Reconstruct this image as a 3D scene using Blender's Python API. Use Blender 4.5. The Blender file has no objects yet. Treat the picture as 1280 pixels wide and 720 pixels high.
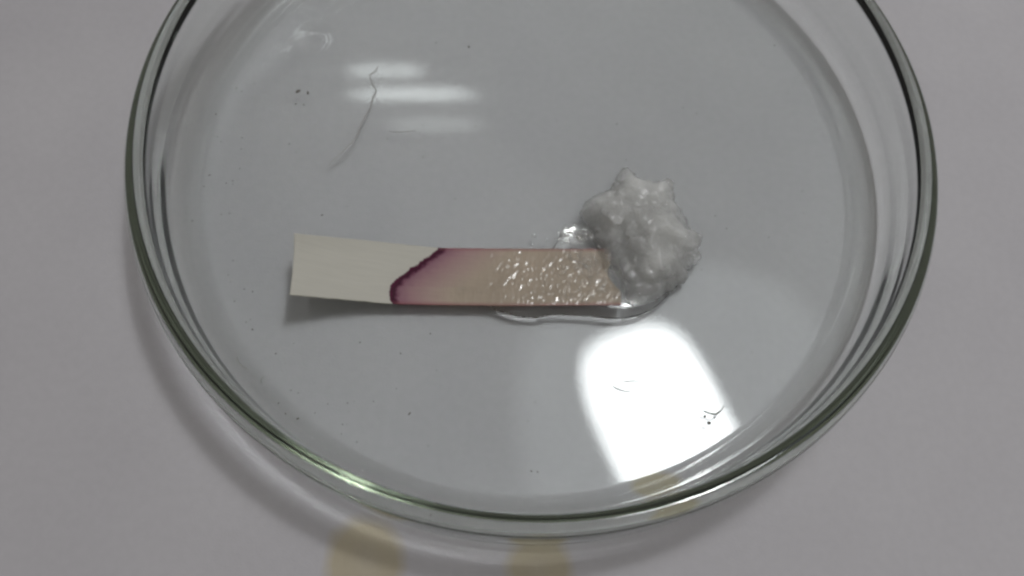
import bpy, bmesh, math, random
import numpy as np
from mathutils import Vector, Matrix, noise

# ------------------------------------------------------------------ scene, camera, light
# one unit is one centimetre
scene = bpy.context.scene
scene.unit_settings.system = 'METRIC'
scene.unit_settings.scale_length = 0.01
scene.render.engine = 'CYCLES'
cy = scene.cycles
cy.max_bounces = 24
cy.transmission_bounces = 24
cy.glossy_bounces = 12
cy.diffuse_bounces = 4
cy.transparent_max_bounces = 40
cy.volume_bounces = 2
cy.caustics_reflective = True
cy.caustics_refractive = True
cy.blur_glossy = 0.3
cy.sample_clamp_indirect = 0.0
cy.use_guiding = True
cy.use_surface_guiding = True
cy.use_volume_guiding = False
cy.use_denoising = True
cy.filter_width = 2.5
vs = scene.view_settings
vs.view_transform = 'Standard'
vs.look = 'None'
vs.exposure = 0.0
vs.gamma = 1.0

EL = math.radians(67.82)
DIST = 11.536
AIM = Vector((-0.126, -1.692, 0.0))
ROLL = math.radians(-4.385)
FPX = 1100.0                                     # focal length for a picture 1280 wide
FW = Vector((0, math.cos(EL), -math.sin(EL)))
RT0 = Vector((1, 0, 0))
UP0 = RT0.cross(FW)
RT = math.cos(ROLL) * RT0 - math.sin(ROLL) * UP0
UP = math.sin(ROLL) * RT0 + math.cos(ROLL) * UP0
CAM = AIM - DIST * FW

cam_data = bpy.data.cameras.new('camera')
cam_data.sensor_fit = 'HORIZONTAL'
cam_data.sensor_width = 36.0
cam_data.lens = 36.0 * FPX / 1280.0
cam_data.clip_start = 0.05
cam_data.clip_end = 2000.0
cam_data.dof.use_dof = True
cam_data.dof.focus_distance = 10.9
cam_data.dof.aperture_fstop = 1.0
cam = bpy.data.objects.new('camera', cam_data)
m = Matrix.Identity(4)
for i in range(3):
    m[i][0], m[i][1], m[i][2], m[i][3] = RT[i], UP[i], -FW[i], CAM[i]
cam.matrix_world = m
scene.collection.objects.link(cam)
scene.camera = cam
# the lens: f-number chosen for a pupil of about 1.4 mm (units are centimetres)
cam_data.dof.aperture_fstop = (cam_data.lens / 1000.0) / 0.10


def at(px, py, z=0.25):
    """a point of the place, at its true height z, from where it stands in the view"""
    d = FW * FPX + RT * (px - 640.0) + UP * (360.0 - py)
    t = (z - CAM.z) / d.z
    return CAM + d * t


FLOOR = 0.25
CEIL = 160.0                                     # the room's ceiling
LAMP = 46.0                                      # the lamp held over the dish


def ceil_at(px, py, h=CEIL):
    """where at height h the glass floor mirrors that direction"""
    d = FW * FPX + RT * (px - 640.0) + UP * (360.0 - py)
    p = CAM + d * ((FLOOR - CAM.z) / d.z)
    r = Vector((d.x, d.y, -d.z))
    return p + r * ((h - FLOOR) / r.z)


KEY = 23.8
SHADE = 0.68
world = bpy.data.worlds.new('World')
scene.world = world
world.use_nodes = True
bg = world.node_tree.nodes['Background']
bg.inputs['Color'].default_value = (1.0, 0.965, 0.925, 1)
bg.inputs['Strength'].default_value = 0.272


def lamp(name, centre, sx, sy, ang, radiance, color, power=6.0, soft=0.15, core=0.0):
    """a flat ceiling lamp: a rounded panel that dims towards its rim"""
    l = bpy.data.lights.new(name, 'AREA')
    l.shape = 'RECTANGLE'
    l.size = sx
    l.size_y = sy
    l.energy = radiance * sx * sy * math.pi
    l.color = color
    o = bpy.data.objects.new(name, l)
    o.location = centre
    o.rotation_euler = (0, 0, ang)
    scene.collection.objects.link(o)
    l.use_nodes = True
    nt = l.node_tree
    em = [n for n in nt.nodes if n.type == 'EMISSION'][0]
    geo = nt.nodes.new('ShaderNodeNewGeometry')
    sep = nt.nodes.new('ShaderNodeSeparateXYZ')
    nt.links.new(geo.outputs['Parametric'], sep.inputs[0])
    def mth(op, a, b=0.0, clamp=False):
        n = nt.nodes.new('ShaderNodeMath'); n.operation = op; n.use_clamp = clamp
        for i, v in enumerate((a, b)):
            if isinstance(v, bpy.types.NodeSocket): nt.links.new(v, n.inputs[i])
            else: n.inputs[i].default_value = v
        return n.outputs[0]
    ax = [mth('POWER', mth('ABSOLUTE', mth('MULTIPLY', mth('SUBTRACT', sep.outputs[k], 0.5), 2.0)), power) for k in (0, 1)]
    r = mth('POWER', mth('ADD', ax[0], ax[1]), 1.0 / power)
    f = mth('DIVIDE', mth('SUBTRACT', 1.0, r), soft, True)
    if core:                                     # hot centre added to sharpen shadows and caustics
        hot = mth('MULTIPLY', mth('SUBTRACT', 1.0, mth('DIVIDE', r, 0.4), True), core)
        f = mth('MULTIPLY', f, mth('ADD', 0.55, hot))
    nt.links.new(f, em.inputs['Strength'])
    return o


# key: the bright lamp head just behind and to the right of the dish, mirrored in the glass floor
k0, k1 = ceil_at(772, 402, LAMP), ceil_at(888, 650, LAMP)
kc = (k0 + k1) * 0.5
kd = k1 - k0
wl, wr = ceil_at(724, 522, LAMP), ceil_at(914, 515, LAMP)
kn = Vector((-kd.y, kd.x, 0)).normalized()
KW = abs((wr - wl).dot(kn))
KL = kd.length
lamp('lamp_head', kc, KL, KW, math.atan2(kd.y, kd.x), KEY, (0.965, 0.985, 1.0), 3.2, 0.20, 6.5)
# the pale shade round the lamp head
g0, g1, g2, g3 = ceil_at(632, 540, LAMP + 1), ceil_at(1085, 520, LAMP + 1), ceil_at(870, 312, LAMP + 1), ceil_at(850, 760, LAMP + 1)
gc = (g0 + g1 + g2 + g3) * 0.25
lamp('lamp_shade_glow', gc, (g1 - g0).length, (g3 - g2).length, math.radians(8), SHADE, (0.90, 0.96, 1.0), 2.6, 0.16)
# three fluorescent tubes farther back
for (x0, x1, y, rad) in ((424, 540, 90, 2.8), (422, 608, 119, 3.7), (472, 612, 156, 1.1)):
    a, b = ceil_at(x0, y), ceil_at(x1, y - 2)
    a2 = ceil_at((x0 + x1) / 2, y - 11)
    b2 = ceil_at((x0 + x1) / 2, y + 11)
    c = (a + b) * 0.5
    d = b - a
    lamp('fluorescent_tube', c, d.length, (a2 - b2).length, math.atan2(d.y, d.x), rad, (0.95, 1.0, 1.0), 4.0, 0.45)


# ------------------------------------------------------------------ helpers
def link(name, me, mat=None, parent=None, smooth=True):
    o = bpy.data.objects.new(name, me)
    scene.collection.objects.link(o)
    if mat:
        me.materials.append(mat)
    if smooth:
        me.polygons.foreach_set('use_smooth', [True] * len(me.polygons))
    if parent:
        o.parent = parent
    return o


def tag(o, label=None, cat=None, group=None, kind=None):
    if label: o['label'] = label
    if cat: o['category'] = cat
    if group: o['group'] = group
    if kind: o['kind'] = kind
    return o


def new_mat(name):
    mt = bpy.data.materials.new(name)
    mt.use_nodes = True
    nt = mt.node_tree
    for n in list(nt.nodes):
        nt.nodes.remove(n)
    out = nt.nodes.new('ShaderNodeOutputMaterial')
    return mt, nt, out


class NT:
    """small wrapper for node graphs"""
    def __init__(s, nt): s.nt = nt
    def n(s, t, **kw):
        nd = s.nt.nodes.new(t)
        for k, v in kw.items():
            if k == 'ins':
                for kk, vv in v.items():
                    if isinstance(vv, bpy.types.NodeSocket): s.nt.links.new(vv, nd.inputs[kk])
                    else: nd.inputs[kk].default_value = vv
            else: setattr(nd, k, v)
        return nd
    def math(s, op, a, b=0.0, c=None, clamp=False):
        nd = s.nt.nodes.new('ShaderNodeMath'); nd.operation = op; nd.use_clamp = clamp
        for i, v in enumerate((a, b) if c is None else (a, b, c)):
            if isinstance(v, bpy.types.NodeSocket): s.nt.links.new(v, nd.inputs[i])
            else: nd.inputs[i].default_value = v
        return nd.outputs[0]
    def ramp(s, fac, stops, interp='LINEAR'):
        nd = s.nt.nodes.new('ShaderNodeValToRGB'); nd.color_ramp.interpolation = interp
        els = nd.color_ramp.elements
        while len(els) < len(stops): els.new(0.5)
        for e, (p, c) in zip(els, stops):
            e.position = p; e.color = (*c, 1) if len(c) == 3 else c
        s.nt.links.new(fac, nd.inputs[0])
        return nd.outputs[0]
    def mix(s, fac, a, b, mode='MIX'):
        nd = s.nt.nodes.new('ShaderNodeMix'); nd.data_type = 'RGBA'; nd.blend_type = mode
        for sock, v in ((nd.inputs[0], fac), (nd.inputs[6], a), (nd.inputs[7], b)):
            if isinstance(v, bpy.types.NodeSocket): s.nt.links.new(v, sock)
            else: sock.default_value = v if not isinstance(v, tuple) or len(v) == 4 else (*v, 1)
        return nd.outputs[2]
    def link(s, a, b): s.nt.links.new(a, b)


# ------------------------------------------------------------------ materials
def mat_sheet():
    mt, nt, out = new_mat('white_paper')
    g = NT(nt)
    co = g.n('ShaderNodeTexCoord').outputs['Object']
    big = g.n('ShaderNodeTexNoise', ins={'Vector': co, 'Scale': 0.35, 'Detail': 3.0}).outputs[0]
    col = g.ramp(big, [(0.3, (0.475, 0.458, 0.478)), (0.7, (0.520, 0.503, 0.520))])
    fine = g.n('ShaderNodeTexNoise', ins={'Vector': co, 'Scale': 9.0, 'Detail': 4.0}).outputs[0]
    col = g.mix(g.ramp(fine, [(0.35, (0.97, 0.97, 0.97)), (0.65, (1, 1, 1))]), (0, 0, 0, 1), col, 'MIX') if False else \
        g.mix(1.0, col, g.ramp(fine, [(0.35, (0.965, 0.965, 0.965)), (0.65, (1, 1, 1))]), 'MULTIPLY')
    # dried yellow drops
    wob = g.n('ShaderNodeTexNoise', ins={'Vector': co, 'Scale': 2.2, 'Detail': 4.0})
    sub = g.n('ShaderNodeVectorMath', operation='MULTIPLY_ADD',
              ins={0: wob.outputs[1], 1: (0.20, 0.20, 0.0), 2: co}).outputs[0]
    for (px, py, rx, ry) in ((455, 703, 0.50, 0.60), (674, 712, 0.44, 0.46), (822, 615, 0.36, 0.30)):
        p = at(px, py, 0.0)
        v = g.n('ShaderNodeVectorMath', operation='SUBTRACT',
                ins={0: sub, 1: (p.x + 0.10, p.y + 0.10, 0)}).outputs[0]
        v = g.n('ShaderNodeVectorMath', operation='DIVIDE', ins={0: v, 1: (rx, ry, 1)}).outputs[0]
        ln = g.n('ShaderNodeVectorMath', operation='LENGTH', ins={0: v}).outputs['Value']
        f = g.ramp(ln, [(0.0, (0.75,) * 3), (0.45, (0.85,) * 3), (0.68, (0.85,) * 3), (0.84, (0.4,) * 3), (1.0, (0,) * 3)])
        col = g.mix(f, col, g.mix(1.0, col, (0.91, 0.81, 0.53, 1), 'MULTIPLY'))
    bmp = g.n('ShaderNodeTexNoise', ins={'Vector': co, 'Scale': 30.0, 'Detail': 3.0}).outputs[0]
    b = g.n('ShaderNodeBump', ins={'Strength': 0.12, 'Distance': 0.02, 'Height': bmp})
    pr = g.n('ShaderNodeBsdfPrincipled', ins={'Base Color': col, 'Roughness': 0.6, 'Specular IOR Level': 0.25,
                                              'Normal': b.outputs[0]})
    g.link(pr.outputs[0], out.inputs['Surface'])
    return mt


def mat_glass():
    mt, nt, out = new_mat('pressed_glass')
    g = NT(nt)
    co = g.n('ShaderNodeTexCoord').outputs['Object']
    hz = g.n('ShaderNodeTexNoise', ins={'Vector': co, 'Scale': 22.0, 'Detail': 2.0}).outputs[0]
    b = g.n('ShaderNodeBump', ins={'Strength': 1.0, 'Distance': 0.00015, 'Height': hz}).outputs[0]
    gl = g.n('ShaderNodeBsdfGlass', ins={'Color': (0.987, 0.999, 0.996, 1), 'Roughness': 0.0, 'IOR': 1.5, 'Normal': b})
    g.link(gl.outputs[0], out.inputs['Surface'])
    va = g.n('ShaderNodeVolumeAbsorption', ins={'Color': (0.66, 0.68, 0.595, 1), 'Density': 0.30})
    g.link(va.outputs[0], out.inputs['Volume'])
    return mt


def mat_water(name, color=(1, 1, 1)):
    mt, nt, out = new_mat(name)
    g = NT(nt)
    gl = g.n('ShaderNodeBsdfGlass', ins={'Color': (*color, 1), 'Roughness': 0.0, 'IOR': 1.34})
    g.link(gl.outputs[0], out.inputs['Surface'])
    return mt


def mat_strip():
    mt, nt, out = new_mat('indicator_paper')
    g = NT(nt)
    co = g.n('ShaderNodeTexCoord').outputs['Object']
    d = g.n('ShaderNodeAttribute', attribute_name='wet').outputs['Fac']      # cm past the stain front
    jag = g.n('ShaderNodeTexNoise', ins={'Vector': co, 'Scale': 13.0, 'Detail': 6.0}).outputs[0]
    d2 = g.math('ADD', d, g.math('MULTIPLY_ADD', jag, 0.10, -0.05))
    t = g.math('MULTIPLY_ADD', d2, 0.25, 0.10, clamp=True)                      # d=-0.4 ->0, 3.6->1
    dry = (0.73, 0.71, 0.64)
    tan = (0.68, 0.575, 0.46)
    col = g.ramp(t, [(0.0, dry), (0.0995, dry), (0.1005, (0.12, 0.006, 0.045)), (0.114, (0.07, 0.002, 0.025)),
                     (0.120, (0.20, 0.04, 0.10)), (0.130, (0.43, 0.22, 0.28)), (0.165, (0.56, 0.35, 0.365)), (0.22, (0.63, 0.47, 0.425)),
                     (0.29, tan), (0.75, (0.66, 0.56, 0.445)), (1.0, (0.62, 0.525, 0.435))])
    # fibres of the dry paper, running along the strip
    mp = g.n('ShaderNodeMapping', ins={'Vector': co, 'Scale': (1.2, 14.0, 1.0)}).outputs[0]
    fib = g.n('ShaderNodeTexNoise', ins={'Vector': mp, 'Scale': 2.0, 'Detail': 5.0}).outputs[0]
    col = g.mix(1.0, col, g.ramp(fib, [(0.3, (0.945, 0.945, 0.94)), (0.7, (1, 1, 1))]), 'MULTIPLY')
    # colour gathers along the long edges of the wetted part
    edge = g.n('ShaderNodeAttribute', attribute_name='edge').outputs['Fac']      # cm from the long edge
    wetf = g.math('MULTIPLY_ADD', d2, 20.0, -0.2, clamp=True)
    ef = g.math('MULTIPLY', g.math('MULTIPLY_ADD', edge, -22.0, 1.0, clamp=True), wetf)
    col = g.mix(g.math('MULTIPLY', ef, 0.7), col, (0.46, 0.17, 0.19, 1))
    blot = g.n('ShaderNodeTexNoise', ins={'Vector': co, 'Scale': 2.6, 'Detail': 3.0}).outputs[0]
    col = g.mix(g.math('MULTIPLY', g.ramp(blot, [(0.4, (0,) * 3), (0.75, (0.45,) * 3)]), g.math('MULTIPLY_ADD', d2, 2.0, -0.8, clamp=True)), col, (0.46, 0.38, 0.29, 1))
    pr = g.n('ShaderNodeBsdfPrincipled', ins={'Base Color': col, 'Roughness': 0.62, 'Specular IOR Level': 0.25,
                                              'Coat Weight': wetf, 'Coat Roughness': 0.11, 'Coat IOR': 1.5})
    tr = g.n('ShaderNodeBsdfTranslucent', ins={'Color': col})
    ms = g.n('ShaderNodeMixShader', ins={0: g.math('MULTIPLY_ADD', wetf, 0.12, 0.30), 1: pr.outputs[0], 2: tr.outputs[0]})
    g.link(ms.outputs[0], out.inputs['Surface'])
    return mt


def mat_gel():
    mt, nt, out = new_mat('cloudy_gel')
    g = NT(nt)
    co = g.n('ShaderNodeTexCoord').outputs['Object']
    thick = g.n('ShaderNodeAttribute', attribute_name='thick').outputs['Fac']
    nz = g.n('ShaderNodeTexNoise', ins={'Vector': co, 'Scale': 2.5, 'Detail': 4.0}).outputs[0]
    col = g.ramp(nz, [(0.3, (0.44, 0.44, 0.43)), (0.7, (0.545, 0.545, 0.532))])
    b1 = g.n('ShaderNodeTexNoise', ins={'Vector': co, 'Scale': 20.0, 'Detail': 4.0}).outputs[0]
    b = g.n('ShaderNodeBump', ins={'Strength': 0.5, 'Distance': 0.03, 'Height': b1}).outputs[0]
    pr = g.n('ShaderNodeBsdfPrincipled', ins={'Base Color': col, 'Roughness': 0.35, 'IOR': 1.36,
                                              'Subsurface Weight': 1.0, 'Subsurface Radius': (1.0, 1.0, 0.97),
                                              'Subsurface Scale': 0.9, 'Normal': b, 'Specular IOR Level': 0.3,
                                              'Coat Weight': 1.0, 'Coat Roughness': 0.05, 'Coat IOR': 1.45})
    clear = clear_film(g, 0.05, b)
    f = g.math('ADD', thick, g.math('MULTIPLY_ADD', nz, 0.5, -0.25), clamp=True)
    ms = g.n('ShaderNodeMixShader', ins={0: f, 1: clear, 2: pr.outputs[0]})
    g.link(ms.outputs[0], out.inputs['Surface'])
    return mt


def clear_film(g, rough=0.03, normal=None):
    """thin clear wet gel: passes the light on and mirrors a little of it"""
    tr = g.n('ShaderNodeBsdfTransparent', ins={'Color': (0.993, 0.993, 0.99, 1)})
    gl = g.n('ShaderNodeBsdfGlossy', ins={'Color': (1, 1, 1, 1), 'Roughness': rough})
    lw = g.n('ShaderNodeLayerWeight', ins={'Blend': 0.5})
    fr = g.math('MULTIPLY_ADD', g.math('POWER', lw.outputs['Facing'], 4.0), 0.5, 0.06)
    if normal is not None:
        g.link(normal, gl.inputs['Normal']); g.link(normal, lw.inputs['Normal'])
    return g.n('ShaderNodeMixShader', ins={0: fr, 1: tr.outputs[0], 2: gl.outputs[0]}).outputs[0]


def mat_film():
    mt, nt, out = new_mat('clear_gel')
    g = NT(nt)
    g.link(clear_film(g), out.inputs['Surface'])
    return mt


def mat_plain(name, col, rough=0.7):
    mt, nt, out = new_mat(name)
    g = NT(nt)
    co = g.n('ShaderNodeTexCoord').outputs['Object']
    nz = g.n('ShaderNodeTexNoise', ins={'Vector': co, 'Scale': 12.0}).outputs[0]
    c = g.ramp(nz, [(0.3, tuple(x * 0.8 for x in col)), (0.7, col)])
    pr = g.n('ShaderNodeBsdfPrincipled', ins={'Base Color': c, 'Roughness': rough})
    g.link(pr.outputs[0], out.inputs['Surface'])
    return mt


M_SHEET, M_GLASS, M_STRIP, M_GEL = mat_sheet(), mat_glass(), mat_strip(), mat_gel()
M_WATER = mat_water('clear_liquid')
M_FILM = mat_film()
M_DIRT = mat_plain('dark_dirt', (0.17, 0.155, 0.14))
M_HAIR = mat_plain('grey_fibre', (0.44, 0.43, 0.42))

# ------------------------------------------------------------------ the sheet it stands on
N = 60
xs = np.linspace(-30, 30, N + 1)
verts = [(x, y, 0.0) for y in xs for x in xs]
faces = [(j * (N + 1) + i, j * (N + 1) + i + 1, (j + 1) * (N + 1) + i + 1, (j + 1) * (N + 1) + i) for j in range(N) for i in range(N)]
me = bpy.data.meshes.new('white_sheet')
me.from_pydata(verts, [], faces)
sheet = link('white_sheet', me, M_SHEET)
tag(sheet, 'plain white paper sheet with dried yellow drops under the glass dish', 'paper sheet', kind='structure')


# ------------------------------------------------------------------ the dish
def arc(cx, cz, r, a0, a1, n):
    return [(cx + r * math.cos(math.radians(a0 + (a1 - a0) * i / n)), cz + r * math.sin(math.radians(a0 + (a1 - a0) * i / n))) for i in range(n + 1)]


GLINT_BUMPS = [at(346, 66, FLOOR), at(386, 42, FLOOR)]


def dish_mesh():
    prof = []
    # inner floor from the middle outwards
    for r in np.linspace(0.04, 4.30, 76):
        prof.append((r, FLOOR))
    prof += [(4.36, FLOOR)]
    prof += arc(4.345, FLOOR + 0.345, 0.345, -84, -6, 13)         # inner fillet, with a slight crease
    prof += [(4.70, 0.75), (4.714, 0.90), (4.728, 1.05), (4.74, 1.17), (4.749, 1.26)]
    prof += arc(4.875, 1.295, 0.125, 176, 2, 18)                  # fire-polished rim
    prof += [(4.9985, 1.22), (4.996, 1.10), (4.993, 0.95), (4.989, 0.80), (4.984, 0.65), (4.981, 0.53)]
    prof += arc(4.56, 0.466, 0.42, 0, -88, 14)                    # outer foot
    prof += [(4.45, 0.0455), (4.3, 0.0445), ]
    prof += [(4.0, 0.0455)]
    prof += [(3.65, 0.045), (3.5, 0.045)]
    for r in np.linspace(3.2, 0.04, 12):
        prof.append((r, 0.045))
    S = 384
    P = len(prof)
    verts, faces = [], []
    for k in range(S):
        a = 2 * math.pi * k / S
        c, s = math.cos(a), math.sin(a)
        for (r, z) in prof:
            dz = 0.0
            if z < 0.26:                                          # pressed glass is never quite flat
                dz = 0.0011 * noise.noise(Vector((r * c * 0.75, r * s * 0.75, 3 + z * 7))) + \
                     0.00013 * noise.noise(Vector((r * c * 4.0, r * s * 4.0, 8 + z * 7)))
            if abs(z - FLOOR) < 1e-4:                             # two low bumps added to the floor to catch highlights
                for q in GLINT_BUMPS:
                    u, w = r * c - q.x, r * s - q.y
                    e = Vector((-q.x, -q.y)).normalized()
                    ur, ut = u * e.x + w * e.y, -u * e.y + w * e.x
                    dz += 0.030 * math.exp(-(ur / 0.20) ** 2 - (ut / 0.26) ** 2)
            dr = 0.0
            if z > 0.6:
                dr = 0.006 * math.sin(3 * a + z) + 0.004 * noise.noise(Vector((c * 2.5, s * 2.5, z * 0.6)))
            verts.append(((r + dr) * c, (r + dr) * s, z + dz))
    for k in range(S):
        k2 = (k + 1) % S
        for j in range(P - 1):
            faces.append((k * P + j, k2 * P + j, k2 * P + j + 1, k * P + j + 1))
    faces.append([k * P for k in range(S)][::-1])
    faces.append([k * P + P - 1 for k in range(S)])
    me = bpy.data.meshes.new('petri_dish')
    me.from_pydata(verts, [], faces)
    bm = bmesh.new(); bm.from_mesh(me)
    bmesh.ops.recalc_face_normals(bm, faces=bm.faces)
    bm.to_mesh(me); bm.free()
    ring = [i for i, p in enumerate(prof) if abs(p[0] - 4.36) < 1e-6][0]
    sharp = [all(v % P == ring for v in e.vertices) for e in me.edges]
    at_ = me.attributes.new('sharp_edge', 'BOOLEAN', 'EDGE')
    at_.data.foreach_set('value', sharp)
    return me


dish = link('petri_dish', dish_mesh(), M_GLASS)
tag(dish, 'round clear glass petri dish with green tinted rim on white paper', 'petri dish')

# ------------------------------------------------------------------ the indicator strip
STR = bpy.data.objects.new('indicator_strip', None)
STR.location = at(570, 345, FLOOR)
scene.collection.objects.link(STR)
tag(STR, 'cream paper indicator strip, wet and tan past its dark purple stain line', 'paper strip')
# long edges of the strip, far and near, given with their heights above the sheet
ZL = 0.74                                       # the dry end has curled up
def zz(t):                                      # t: 0 at the dry end, 1 at the wet end
    return FLOOR + 0.075 + (ZL - FLOOR - 0.075) * max(0.0, 1 - t / 0.36) ** 1.7
far_px = [(0.0, 369, 295), (0.2, 455, 302), (0.42, 546, 310), (0.7, 660, 311), (1.0, 776, 311)]
near_px = [(0.0, 363, 370), (0.2, 440, 376), (0.33, 490, 380), (0.7, 640, 382), (1.0, 776, 381)]
def lerp_px(tab, t):
    for (a, xa, ya), (b, xb, yb) in zip(tab, tab[1:]):
        if t <= b + 1e-9:
            f = (t - a) / (b - a)
            return xa + (xb - xa) * f, ya + (yb - ya) * f
    return tab[-1][1:]
def strip_point(t, v):
    """v: 0 near edge, 1 far edge"""
    z = zz(t)
    nx, ny = lerp_px(near_px, t)
    fx, fy = lerp_px(far_px, t)
    p, q = at(nx, ny, z), at(fx, fy, z)
    return p.lerp(q, v)
# stain front: (t, v) pairs
front = [(0.00, 491), (0.10, 487), (0.25, 487.5), (0.38, 493), (0.52, 506), (0.66, 519), (0.80, 531), (0.92, 543), (1.0, 549)]
def front_t(v):
    for (a, xa), (b, xb) in zip(front, front[1:]):
        if v <= b + 1e-9:
            x = xa + (xb - xa) * (v - a) / (b - a)
            break
    lo, hi = 0.0, 1.0                            # the place along the strip where it passes that point
    for _ in range(24):
        mid = 0.5 * (lo + hi)
        xm = lerp_px(near_px, mid)[0] * (1 - v) + lerp_px(far_px, mid)[0] * v
        lo, hi = (mid, hi) if xm < x else (lo, mid)
    return lo
LEN = (strip_point(1, .5) - strip_point(0, .5)).length
NV = 84
def surf_bump(x, y, wet):
    n = noise.noise(Vector((x * 15, y * 8, 1.3)))
    n2 = noise.noise(Vector((x * 26, y * 15, 4.1)))
    cl = 0.75 + 0.9 * noise.noise(Vector((x * 2.2, y * 2.2, 6.1))) + 0.25 * min(1.0, max(-1.0, x - 0.2))
    return 0.0085 * wet * max(0.35, cl) * (0.7 * n + 0.6 * n2)
def build_piece(name, ta, tb, nu, wets, label, cap_a, cap_b):
    top, bot, wet, edge = [], [], [], []
    for i in range(nu + 1):
        for j in range(NV + 1):
            v = j / NV
            a, b = ta(v), tb(v)
            t = a + (b - a) * (i / nu)
            p = strip_point(t, v)
            d = (t - front_t(v)) * LEN
            # signed distance to the slanted front, roughly
            sl = 0.80 if 0.3 < v else 0.95
            dd = d * sl
            w = min(1.0, max(0.0, (d - 0.15) / 0.8)) 
            # slight trough across the strip, lifted far edge at the dry end
            curl = 0.05 * max(0, 1 - t / 0.45) * (2 * v - 1) ** 2
            fold = -0.028 * max(0, (v - 0.80) / 0.2) * max(0, 1 - t / 0.5)
            rag = 0.006 * noise.noise(Vector((p.x * 9, v * 3, 2))) if j in (0, NV) else 0
            z = p.z + curl - fold + surf_bump(p.x, p.y, w)
            top.append((p.x, p.y + rag, z))
            bot.append((p.x, p.y + rag, p.z + curl - fold - 0.03))
            wet.append(dd); edge.append(min(v, 1 - v) * 0.75)
    n = len(top)
    W = NV + 1
    faces = []
    for i in range(nu):
        for j in range(NV):
            q = (i * W + j, (i + 1) * W + j, (i + 1) * W + j + 1, i * W + j + 1)
            faces.append(q); faces.append(tuple(k + n for k in q[::-1]))
        for j, flip in ((0, False), (NV, True)):
            q = (i * W + j, i * W + j + n, (i + 1) * W + j + n, (i + 1) * W + j)
            faces.append(q[::-1] if flip else q)
    for i, cap, flip in ((0, cap_a, True), (nu, cap_b, False)):
        if cap:
            for j in range(NV):
                q = (i * W + j, i * W + j + n, i * W + j + 1 + n, i * W + j + 1)
                faces.append(q[::-1] if flip else q)
    me = bpy.data.meshes.new(name)
    L = STR.location
    me.from_pydata([(x - L.x, y - L.y, z - L.z) for x, y, z in top + bot], [], faces)
    for nm, dat in (('wet', wet), ('edge', edge)):
        a = me.attributes.new(nm, 'FLOAT', 'POINT')
        a.data.foreach_set('value', np.array(dat + dat, dtype=np.float32))
    o = link(name, me, M_STRIP, STR)
    o['label'] = label
    return o
BW = 0.20 / LEN
build_piece('dry_end', lambda v: 0.0, lambda v: front_t(v) - 0.004, 60, None, 'dry cream end of the strip, curled up off the glass', True, False)
build_piece('stain_line', lambda v: front_t(v) - 0.004, lambda v: front_t(v) + BW, 24, None, 'dark purple line where the wetness stopped', False, False)
build_piece('wet_end', lambda v: front_t(v) + BW, lambda v: 1.0 - 0.05 * v + 0.012 * math.sin(9 * v), 460, None, 'wet tan end of the strip covered in sparkling gel', False, True)


# ------------------------------------------------------------------ the gel lump
def poly_sdf(P, poly):
    """distance to the outline, positive inside"""
    a = poly; b = np.roll(poly, -1, 0)
    ab = b - a
    ap = P[:, None] - a
    t = np.clip((ap * ab).sum(-1) / (ab * ab).sum(-1), 0, 1)
    d = np.linalg.norm(ap - t[..., None] * ab, axis=-1).min(1)
    x, y = P[:, 0:1], P[:, 1:2]
    c = ((a[:, 1] > y) != (b[:, 1] > y)) & (x < (b[:, 0] - a[:, 0]) * (y - a[:, 1]) / (b[:, 1] - a[:, 1] + 1e-12) + a[:, 0])
    return np.where(c.sum(1) % 2 == 1, d, -d)


def height_solid(name, outline, step, hfun, zbase, mat, origin, bottom=0.0):
    """a solid standing on zbase whose plan is the outline and whose top is hfun(x, y, distance inside)"""
    poly = np.array(outline)
    lo, hi = poly.min(0) - step * 1.5, poly.max(0) + step * 1.5
    nx, ny = int((hi[0] - lo[0]) / step) + 1, int((hi[1] - lo[1]) / step) + 1
    X, Y = np.meshgrid(lo[0] + step * np.arange(nx), lo[1] + step * np.arange(ny))
    P = np.stack([X.ravel(), Y.ravel()], 1)
    D = np.concatenate([poly_sdf(c, poly) for c in np.array_split(P, 40)])
    # pull the cells straddling the outline onto it
    g = np.stack([poly_sdf(P + [1e-3, 0], poly) - D, poly_sdf(P + [0, 1e-3], poly) - D], 1) / 1e-3
    gl = np.linalg.norm(g, axis=1, keepdims=True) + 1e-9
    keep = D > -step * 0.75
    snap = keep & (np.abs(D) < step * 0.75)
    P[snap] -= (g / gl)[snap] * D[snap][:, None]
    D[snap] = 0
    idx = -np.ones(len(P), int)
    sel = np.where(keep)[0]
    idx[sel] = np.arange(len(sel))
    top = [(P[i, 0] - origin.x, P[i, 1] - origin.y, zbase - origin.z + max(0.004, hfun(P[i, 0], P[i, 1], max(0.0, D[i])))) for i in sel]
    bot = [(P[i, 0] - origin.x, P[i, 1] - origin.y, zbase - origin.z + bottom) for i in sel]
    n = len(sel)
    faces = []
    for j in range(ny - 1):
        for i in range(nx - 1):
            q = [idx[j * nx + i], idx[j * nx + i + 1], idx[(j + 1) * nx + i + 1], idx[(j + 1) * nx + i]]
            if min(q) >= 0:
                faces.append(q)
    cnt = {}
    for q in faces:
        for a, b in zip(q, q[1:] + q[:1]):
            cnt[(a, b)] = 1
    side = [(a, b) for (a, b) in cnt if (b, a) not in cnt]
    allf = faces + [[k + n for k in q[::-1]] for q in faces] + [[b, a, a + n, b + n] for a, b in side]
    me = bpy.data.meshes.new(name)
    me.from_pydata(top + bot, [], allf)
    bm = bmesh.new(); bm.from_mesh(me)
    bmesh.ops.delete(bm, geom=[v for v in bm.verts if not v.link_faces], context='VERTS')
    bmesh.ops.remove_doubles(bm, verts=bm.verts, dist=step * 0.02)
    bmesh.ops.recalc_face_normals(bm, faces=bm.faces)
    bm.to_mesh(me); bm.free()
    o = link(name, me, mat)
    o.location = origin
    return o


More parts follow.
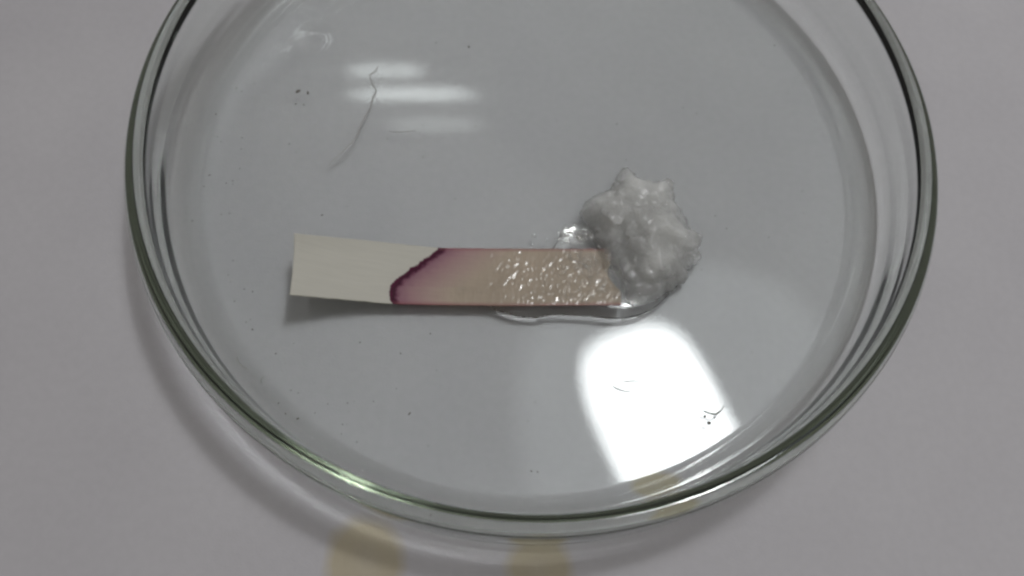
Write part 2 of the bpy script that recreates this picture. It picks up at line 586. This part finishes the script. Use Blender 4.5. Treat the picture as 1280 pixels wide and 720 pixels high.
gel_px = [(787, 205), (793, 214), (801, 222), (812, 227), (824, 226), (839, 222), (843, 234), (845, 250), (853, 260), (858, 270), (864, 284), (872, 289),
          (880, 291), (877, 302), (873, 309), (878, 320), (871, 327), (861, 331), (862, 343), (856, 352), (846, 353), (838, 362), (826, 370), (808, 377),
          (790, 378), (776, 370), (766, 352), (757, 333), (751, 318), (746, 302), (739, 286), (731, 272), (725, 261), (733, 249), (744, 242), (755, 238),
          (765, 232), (770, 222), (777, 209)]
random.seed(3)
rough = []
for (xa, ya), (xb, yb) in zip(gel_px, gel_px[1:] + gel_px[:1]):
    rough.append((xa, ya))
    for f in (0.33, 0.66):
        rough.append((xa + (xb - xa) * f + random.uniform(-2.0, 2.0), ya + (yb - ya) * f + random.uniform(-2.0, 2.0)))
gel_px = rough
gel_out = [tuple(at(x, y, FLOOR + 0.16)[:2]) for x, y in gel_px]
ctr = at(800, 300, FLOOR + 0.1)
cells = []
random.seed(7)
for _ in range(34):
    cells.append((ctr.x + random.uniform(-0.85, 0.85), ctr.y + random.uniform(-0.95, 0.95), random.uniform(-0.09, 0.10), random.uniform(-0.45, 0.45), random.uniform(-0.45, 0.45)))
clear_c = at(766, 350, FLOOR)                    # the clear, runny side over the end of the strip
def gel_h(x, y, d):
    q = math.hypot((x - clear_c.x) / 0.42, (y - clear_c.y) / 0.48)
    low = min(1.0, max(0.0, 1.3 - q))            # lies flatter there
    base = 0.10 + 0.42 * (1 - math.exp(-d / 0.20)) * (1 - 0.5 * low)
    wsum = f = 0.0
    for c in cells:                              # crushed pieces: tilted facets with soft seams
        w = math.exp(-((x - c[0]) ** 2 + (y - c[1]) ** 2) / 0.018)
        f += w * (c[2] + c[3] * (x - c[0]) + c[4] * (y - c[1])); wsum += w
    f /= wsum + 0.02
    amp = min(1.0, d / 0.22)
    n = 0.045 * noise.noise(Vector((x * 3, y * 3, 0.5))) + 0.024 * noise.noise(Vector((x * 7, y * 7, 1.5))) + 0.012 * noise.noise(Vector((x * 15, y * 15, 2.5))) \
        + 0.010 * noise.noise(Vector((x * 28, y * 28, 3.5))) + 0.006 * noise.noise(Vector((x * 48, y * 48, 4.5)))
    r1 = 1 - abs(noise.noise(Vector((x * 4.5, y * 4.5, 7.5)))) * 2.2
    r2 = 1 - abs(noise.noise(Vector((x * 10.0, y * 10.0, 9.5)))) * 2.2
    return base + amp * f * 0.9 * (1 - 0.6 * low) + (n + 0.016 * r1 + 0.012 * r2) * (0.35 + 0.65 * amp)
poly = np.array(gel_out)
core = height_solid('gel_core', gel_out, 0.020, gel_h, FLOOR + 0.012, None, Vector((ctr.x, ctr.y, FLOOR)))
bm = bmesh.new()
bm.from_mesh(core.data)
random.seed(29)
made = 0
facets = [Vector(q).normalized() for q in ((1, .3, .2), (-.5, 1, .3), (-.6, -.9, .2), (.3, -.2, 1), (.2, .8, .9), (.9, -.8, .4), (-1, .1, .5), (.1, .2, -1))]
while made < 60:                                 # crushed chunks, most of them round the ragged edge
    x, y = random.uniform(726, 880), random.uniform(208, 376)
    p = at(x, y, FLOOR + 0.3)
    d = float(poly_sdf(np.array([[p.x, p.y]]), poly)[0])
    if d < 0.09: continue
    r = min(random.uniform(0.07, 0.20), 0.02 + d * 0.75)
    rot = Matrix.Rotation(random.uniform(0, 6.28), 3, 'Z') @ Matrix.Rotation(random.uniform(0, 6.28), 3, 'X')
    h0 = 0.012 + max(0.06, gel_h(p.x, p.y, d) - r * random.uniform(0.35, 0.75))
    sc = Vector((random.uniform(0.8, 1.3), random.uniform(0.8, 1.3), random.uniform(0.7, 1.0)))
    new = bmesh.ops.create_icosphere(bm, subdivisions=3, radius=1)['verts']
    for v in new:
        n = v.co.normalized()
        flat = min(1.0 / max(0.30, n.dot(q)) for q in facets) * 0.62          # cut by planes: angular
        co = rot @ (n * min(flat, 1.15) * (1 + 0.10 * noise.noise(n * 3 + Vector((made * 5.3, 0, 0)))))
        v.co = Vector((p.x - ctr.x + co.x * r * sc.x, p.y - ctr.y + co.y * r * sc.y, max(0.012, h0 + co.z * r * sc.z)))
    made += 1
bm.to_mesh(core.data); bm.free()
md = core.modifiers.new('weld', 'REMESH')
md.mode = 'VOXEL'; md.voxel_size = 0.017; md.use_smooth_shade = True
md2 = core.modifiers.new('soften', 'SMOOTH')
md2.factor = 0.5; md2.iterations = 3
dg = bpy.context.evaluated_depsgraph_get()
me = bpy.data.meshes.new_from_object(core.evaluated_get(dg))
me.name = 'gel_lump'
cd_ = core.data
bpy.data.objects.remove(core); bpy.data.meshes.remove(cd_)
me.materials.clear()
co = np.zeros(len(me.vertices) * 3, dtype=np.float32)
nr = np.zeros(len(me.vertices) * 3, dtype=np.float32)
me.vertices.foreach_get('co', co)
me.vertex_normals.foreach_get('vector', nr)
co = co.reshape(-1, 3); nr = nr.reshape(-1, 3)
k = np.array([0.010 * noise.noise(Vector(c * 24)) + 0.006 * noise.noise(Vector(c * 45)) for c in co.astype(float)])   # fine wet grain
co = co + nr * k[:, None]
me.vertices.foreach_set('co', co.astype(np.float32).ravel())
me.update()
gel = link('gel_lump', me, M_GEL)
gel.location = (ctr.x, ctr.y, FLOOR)
tag(gel, 'cloudy grey-white lump of crushed wet gel on the wet end of the strip', 'gel')
P = co[:, :2] + np.array([ctr.x, ctr.y])
D = np.concatenate([poly_sdf(c, poly) for c in np.array_split(P, 40)])
q = np.hypot((P[:, 0] - clear_c.x) / 0.42, (P[:, 1] - clear_c.y) / 0.52)
thick = np.clip(0.25 + D / 0.38, 0.12, 0.88) * np.clip((q + 0.25) / 1.25, 0.30, 1.0)
at_ = me.attributes.new('thick', 'FLOAT', 'POINT')
at_.data.foreach_set('value', thick.astype(np.float32))

spots = []
random.seed(17)
for _ in range(240):
    x, y = random.gauss(805, 30), random.gauss(300, 36)
    p = at(x, y, FLOOR + 0.45)
    d = float(poly_sdf(np.array([[p.x, p.y]]), poly)[0])
    if d < 0.08: continue
    r = random.choice((0.008, 0.010, 0.013, 0.013, 0.020, 0.028))
    spots.append((p.x - ctr.x, p.y - ctr.y, 0.012 + gel_h(p.x, p.y, d) + r * 0.2, r))
GEL_SPOTS = spots
# clear liquid that has run out of the lump, along the near edge of the strip
pud_px = [(612, 378), (616, 386), (636, 392), (650, 396), (672, 397), (690, 393), (714, 394), (738, 395), (760, 398), (780, 398), (800, 394),
          (818, 385), (832, 372), (846, 358), (858, 350), (850, 320), (800, 300), (760, 296), (742, 286), (720, 280), (702, 288), (698, 300),
          (690, 312), (680, 330), (660, 350), (630, 366)]
pud_out = [tuple(at(x, y, FLOOR + 0.02)[:2]) for x, y in pud_px]
def pud_h(x, y, d):
    return 0.010 + 0.050 * (1 - math.exp(-d / 0.07))
pud = height_solid('liquid_puddle', pud_out, 0.022, pud_h, FLOOR + 0.006, M_WATER, Vector((at(760, 380).x, at(760, 380).y, FLOOR)))
tag(pud, 'clear liquid puddle under the gel lump, running along the strip', 'puddle')

# ------------------------------------------------------------------ small drops, hair and dirt
def drop_mesh(r, h, seed):
    bm = bmesh.new()
    bmesh.ops.create_icosphere(bm, subdivisions=2, radius=1)
    for v in bm.verts:
        k = 1 + 0.16 * noise.noise(v.co * 1.6 + Vector((seed * 3.1, 0, 0)))
        v.co = Vector((v.co.x * r * k, v.co.y * r * k, (v.co.z * h if v.co.z > 0 else v.co.z * h * 0.25) + h * 0.25))
    me = bpy.data.meshes.new('water_droplet')
    bm.to_mesh(me); bm.free()
    return me

single = [(668, 294, 0.035, 'lone clear droplet on the glass above the strip'),
          (684, 299, 0.022, 'tiny clear droplet between the lone droplet and the froth')]
for i, (x, y, r, lb) in enumerate(single):
    p = at(x, y, FLOOR + 0.01)
    o = link('water_droplet', drop_mesh(r, r * 0.8, i), M_WATER)
    o.location = (p.x, p.y, FLOOR + 0.003)
    tag(o, lb, 'droplet')

random.seed(11)
def lumps(name, spots):
    vs_, fs_ = [], []
    for (x, y, z, r) in spots:
        bm = bmesh.new()
        bmesh.ops.create_icosphere(bm, subdivisions=2, radius=1)
        sd = random.uniform(0, 50)
        off = len(vs_)
        sx, sy = random.uniform(0.75, 1.35), random.uniform(0.75, 1.35)
        for v in bm.verts:
            k = 1 + 0.35 * noise.noise(v.co * 1.5 + Vector((sd, 0, 0)))
            vs_.append((x + v.co.x * r * k * sx, y + v.co.y * r * k * sy, z + v.co.z * r * k * 0.7))
        for f in bm.faces:
            fs_.append([v.index + off for v in f.verts])
        bm.free()
    me = bpy.data.meshes.new(name)
    me.from_pydata(vs_, [], fs_)
    return me
# froth of crushed gel on the glass to the left of the lump
spots = []
for _ in range(85):
    x, y = random.gauss(722, 14), random.gauss(293, 7)
    if not (692 < x < 748 and 276 < y < 306): continue
    r = random.uniform(0.012, 0.045)
    p = at(x, y, FLOOR + 0.06)
    spots.append((p.x, p.y, FLOOR + 0.03 + r * random.uniform(0.4, 1.5), r))
o = link('gel_froth', lumps('gel_froth', spots), M_FILM)
tag(o, 'sparkling froth of tiny gel crumbs left of the lump', 'froth', kind='stuff')
o = link('clear_beads', lumps('clear_beads', GEL_SPOTS), M_FILM, gel)
tag(o, 'tiny clear beads glinting on the lump', kind='stuff')
# crumbs of gel on the wet strip, thickest beside the lump
spots = []
for _ in range(900):
    x = 775 - abs(random.gauss(0, 75)); y = random.uniform(313, 380)
    if random.random() < 0.35: x, y = random.gauss(735, 16), random.gauss(328, 9)
    elif random.random() < 0.25: x = random.uniform(735, 778); y = 340 + (x - 735) * 0.85 + random.gauss(0, 7)
    if not (545 < x < 782 and 313 < y < 379): continue
    r = random.uniform(0.006, 0.018)
    if x > 700: r *= random.uniform(1.0, 1.7)
    if random.random() < 0.5 and x < 690: continue
    p = at(x, y, zz(0.8))
    spots.append((p.x, p.y, zz(0.8) + r * 0.35, r))
o = link('gel_crumbs', lumps('gel_crumbs', spots), M_FILM)
tag(o, 'sparkling gel crumbs scattered over the wet tan part of the strip', 'gel crumbs', kind='stuff')


def tube(name, pts, r, mat, origin, sides=6):
    vs_, fs_ = [], []
    n = len(pts)
    for i, p in enumerate(pts):
        t = (pts[min(i + 1, n - 1)] - pts[max(i - 1, 0)]).normalized()
        s = t.cross(Vector((0, 0, 1))).normalized()
        u = s.cross(t)
        rr = r * (0.55 + 0.45 * math.sin(math.pi * (i + 0.5) / n))
        for k in range(sides):
            a = 2 * math.pi * k / sides
            vs_.append(tuple(p - origin + (s * math.cos(a) + u * math.sin(a)) * rr))
    for i in range(n - 1):
        for k in range(sides):
            k2 = (k + 1) % sides
            fs_.append((i * sides + k, i * sides + k2, (i + 1) * sides + k2, (i + 1) * sides + k))
    fs_.append(list(range(sides))[::-1]); fs_.append([(n - 1) * sides + k for k in range(sides)])
    me = bpy.data.meshes.new(name)
    me.from_pydata(vs_, [], fs_)
    o = link(name, me, mat)
    o.location = origin
    return o


def smooth_path(px, z, per=8):
    P = [at(x, y, z) for x, y in px]
    out = []
    for i in range(len(P) - 1):
        p0, p1, p2, p3 = P[max(i - 1, 0)], P[i], P[i + 1], P[min(i + 2, len(P) - 1)]
        for k in range(per):
            t = k / per
            out.append(0.5 * ((2 * p1) + (p2 - p0) * t + (2 * p0 - 5 * p1 + 4 * p2 - p3) * t * t + (3 * p1 - p0 - 3 * p2 + p3) * t ** 3))
    out.append(P[-1])
    return out


hp = smooth_path([(472, 83), (468, 90), (462, 94), (466, 106), (470, 113), (466, 122), (463, 134), (455, 148), (449, 162), (444, 173), (432, 186), (420, 197), (412, 206)], FLOOR + 0.016)
h = tube('hair', hp, 0.010, M_HAIR, hp[0])
tag(h, 'fine grey hair lying on the glass across the striped lamp reflection', 'hair')
fib = [([(297, 446), (296, 453), (302, 459), (310, 462)], 'hooked grey fibre near the left edge of the dish floor'),
       ([(330, 470), (326, 475), (327, 480)], 'short grey fibre just below the hooked one'),
       ([(880, 513), (886, 516), (897, 517), (905, 507)], 'dark crumpled fibre inside the bright lamp reflection'),
       ([(766, 482), (774, 487), (790, 490), (800, 486), (801, 478), (790, 476), (777, 478)], 'faint loop of fibre in the middle of the bright reflection'),
       ([(486, 164), (500, 165), (521, 163)], 'thin straight fibre in the lowest stripe of the reflection')]
for pts, lb in fib:
    sp = smooth_path(pts, FLOOR + 0.012, 6)
    o = tube('fibre', sp, 0.006 if 'faint' in lb or 'straight' in lb else 0.010, M_HAIR, sp[0])
    tag(o, lb, 'fibre', 'fibres on the dish floor')

def fleck_mesh(spots):
    vs_, fs_ = [], []
    for (x, y, z, r) in spots:
        n = random.randint(5, 7)
        off = len(vs_)
        st, an = random.uniform(1, 1.9), random.uniform(0, math.pi)
        ring = []
        for k in range(n):
            a = 2 * math.pi * k / n + random.uniform(-.3, .3)
            rr = r * random.uniform(0.6, 1.1)
            ux, uy = rr * st * math.cos(a), rr * math.sin(a)
            ring.append((x + ux * math.cos(an) - uy * math.sin(an), y + ux * math.sin(an) + uy * math.cos(an)))
        vs_ += [(a, b, z) for a, b in ring] + [(x, y, z + r * 0.6)]
        for k in range(n):
            fs_.append((off + k, off + (k + 1) % n, off + n))
        fs_.append([off + k for k in range(n)][::-1])
    me = bpy.data.meshes.new('dirt_fleck')
    me.from_pydata(vs_, [], fs_)
    return me

flecks = [(373, 114, .030), (385, 116, .026), (370, 130, .018), (380, 131, .018), (270, 143, .016), (512, 517, .020), (544, 639, .022), (586, 59, .020),
          (886, 529, .035), (881, 521, .02), (893, 522, .018), (356, 519, .016), (372, 524, .022), (348, 505, .015), (450, 428, .015), (538, 417, .016),
          (664, 589, .016), (672, 590, .014), (968, 57, .016), (493, 93, .012), (595, 158, .013), (362, 180, .012), (403, 269, .016), (316, 412, .014),
          (467, 502, .010), (501, 442, .012), (771, 155, .014), (894, 270, .012), (262, 219, .014), (255, 233, .012), (240, 277, .014), (345, 442, .012), (410, 505, .010)]
random.seed(21)
sp = []
for x, y, r in flecks:
    p = at(x, y, FLOOR)
    sp.append((p.x, p.y, FLOOR + 0.004, r * 0.85))
for _ in range(90):
    a, q = random.uniform(0, 2 * math.pi), 4.3 * math.sqrt(random.random())
    sp.append((q * math.cos(a), q * math.sin(a), FLOOR + 0.004, random.uniform(0.003, 0.008)))
for _ in range(40):
    a, q = random.uniform(math.radians(165), math.radians(250)), random.uniform(3.9, 4.35)
    sp.append((q * math.cos(a), q * math.sin(a), FLOOR + 0.004, random.uniform(0.004, 0.011)))
o = link('dirt_flecks', fleck_mesh(sp), M_DIRT, smooth=False)
tag(o, 'tiny dark dirt flecks scattered over the dish floor', 'dirt', kind='stuff')
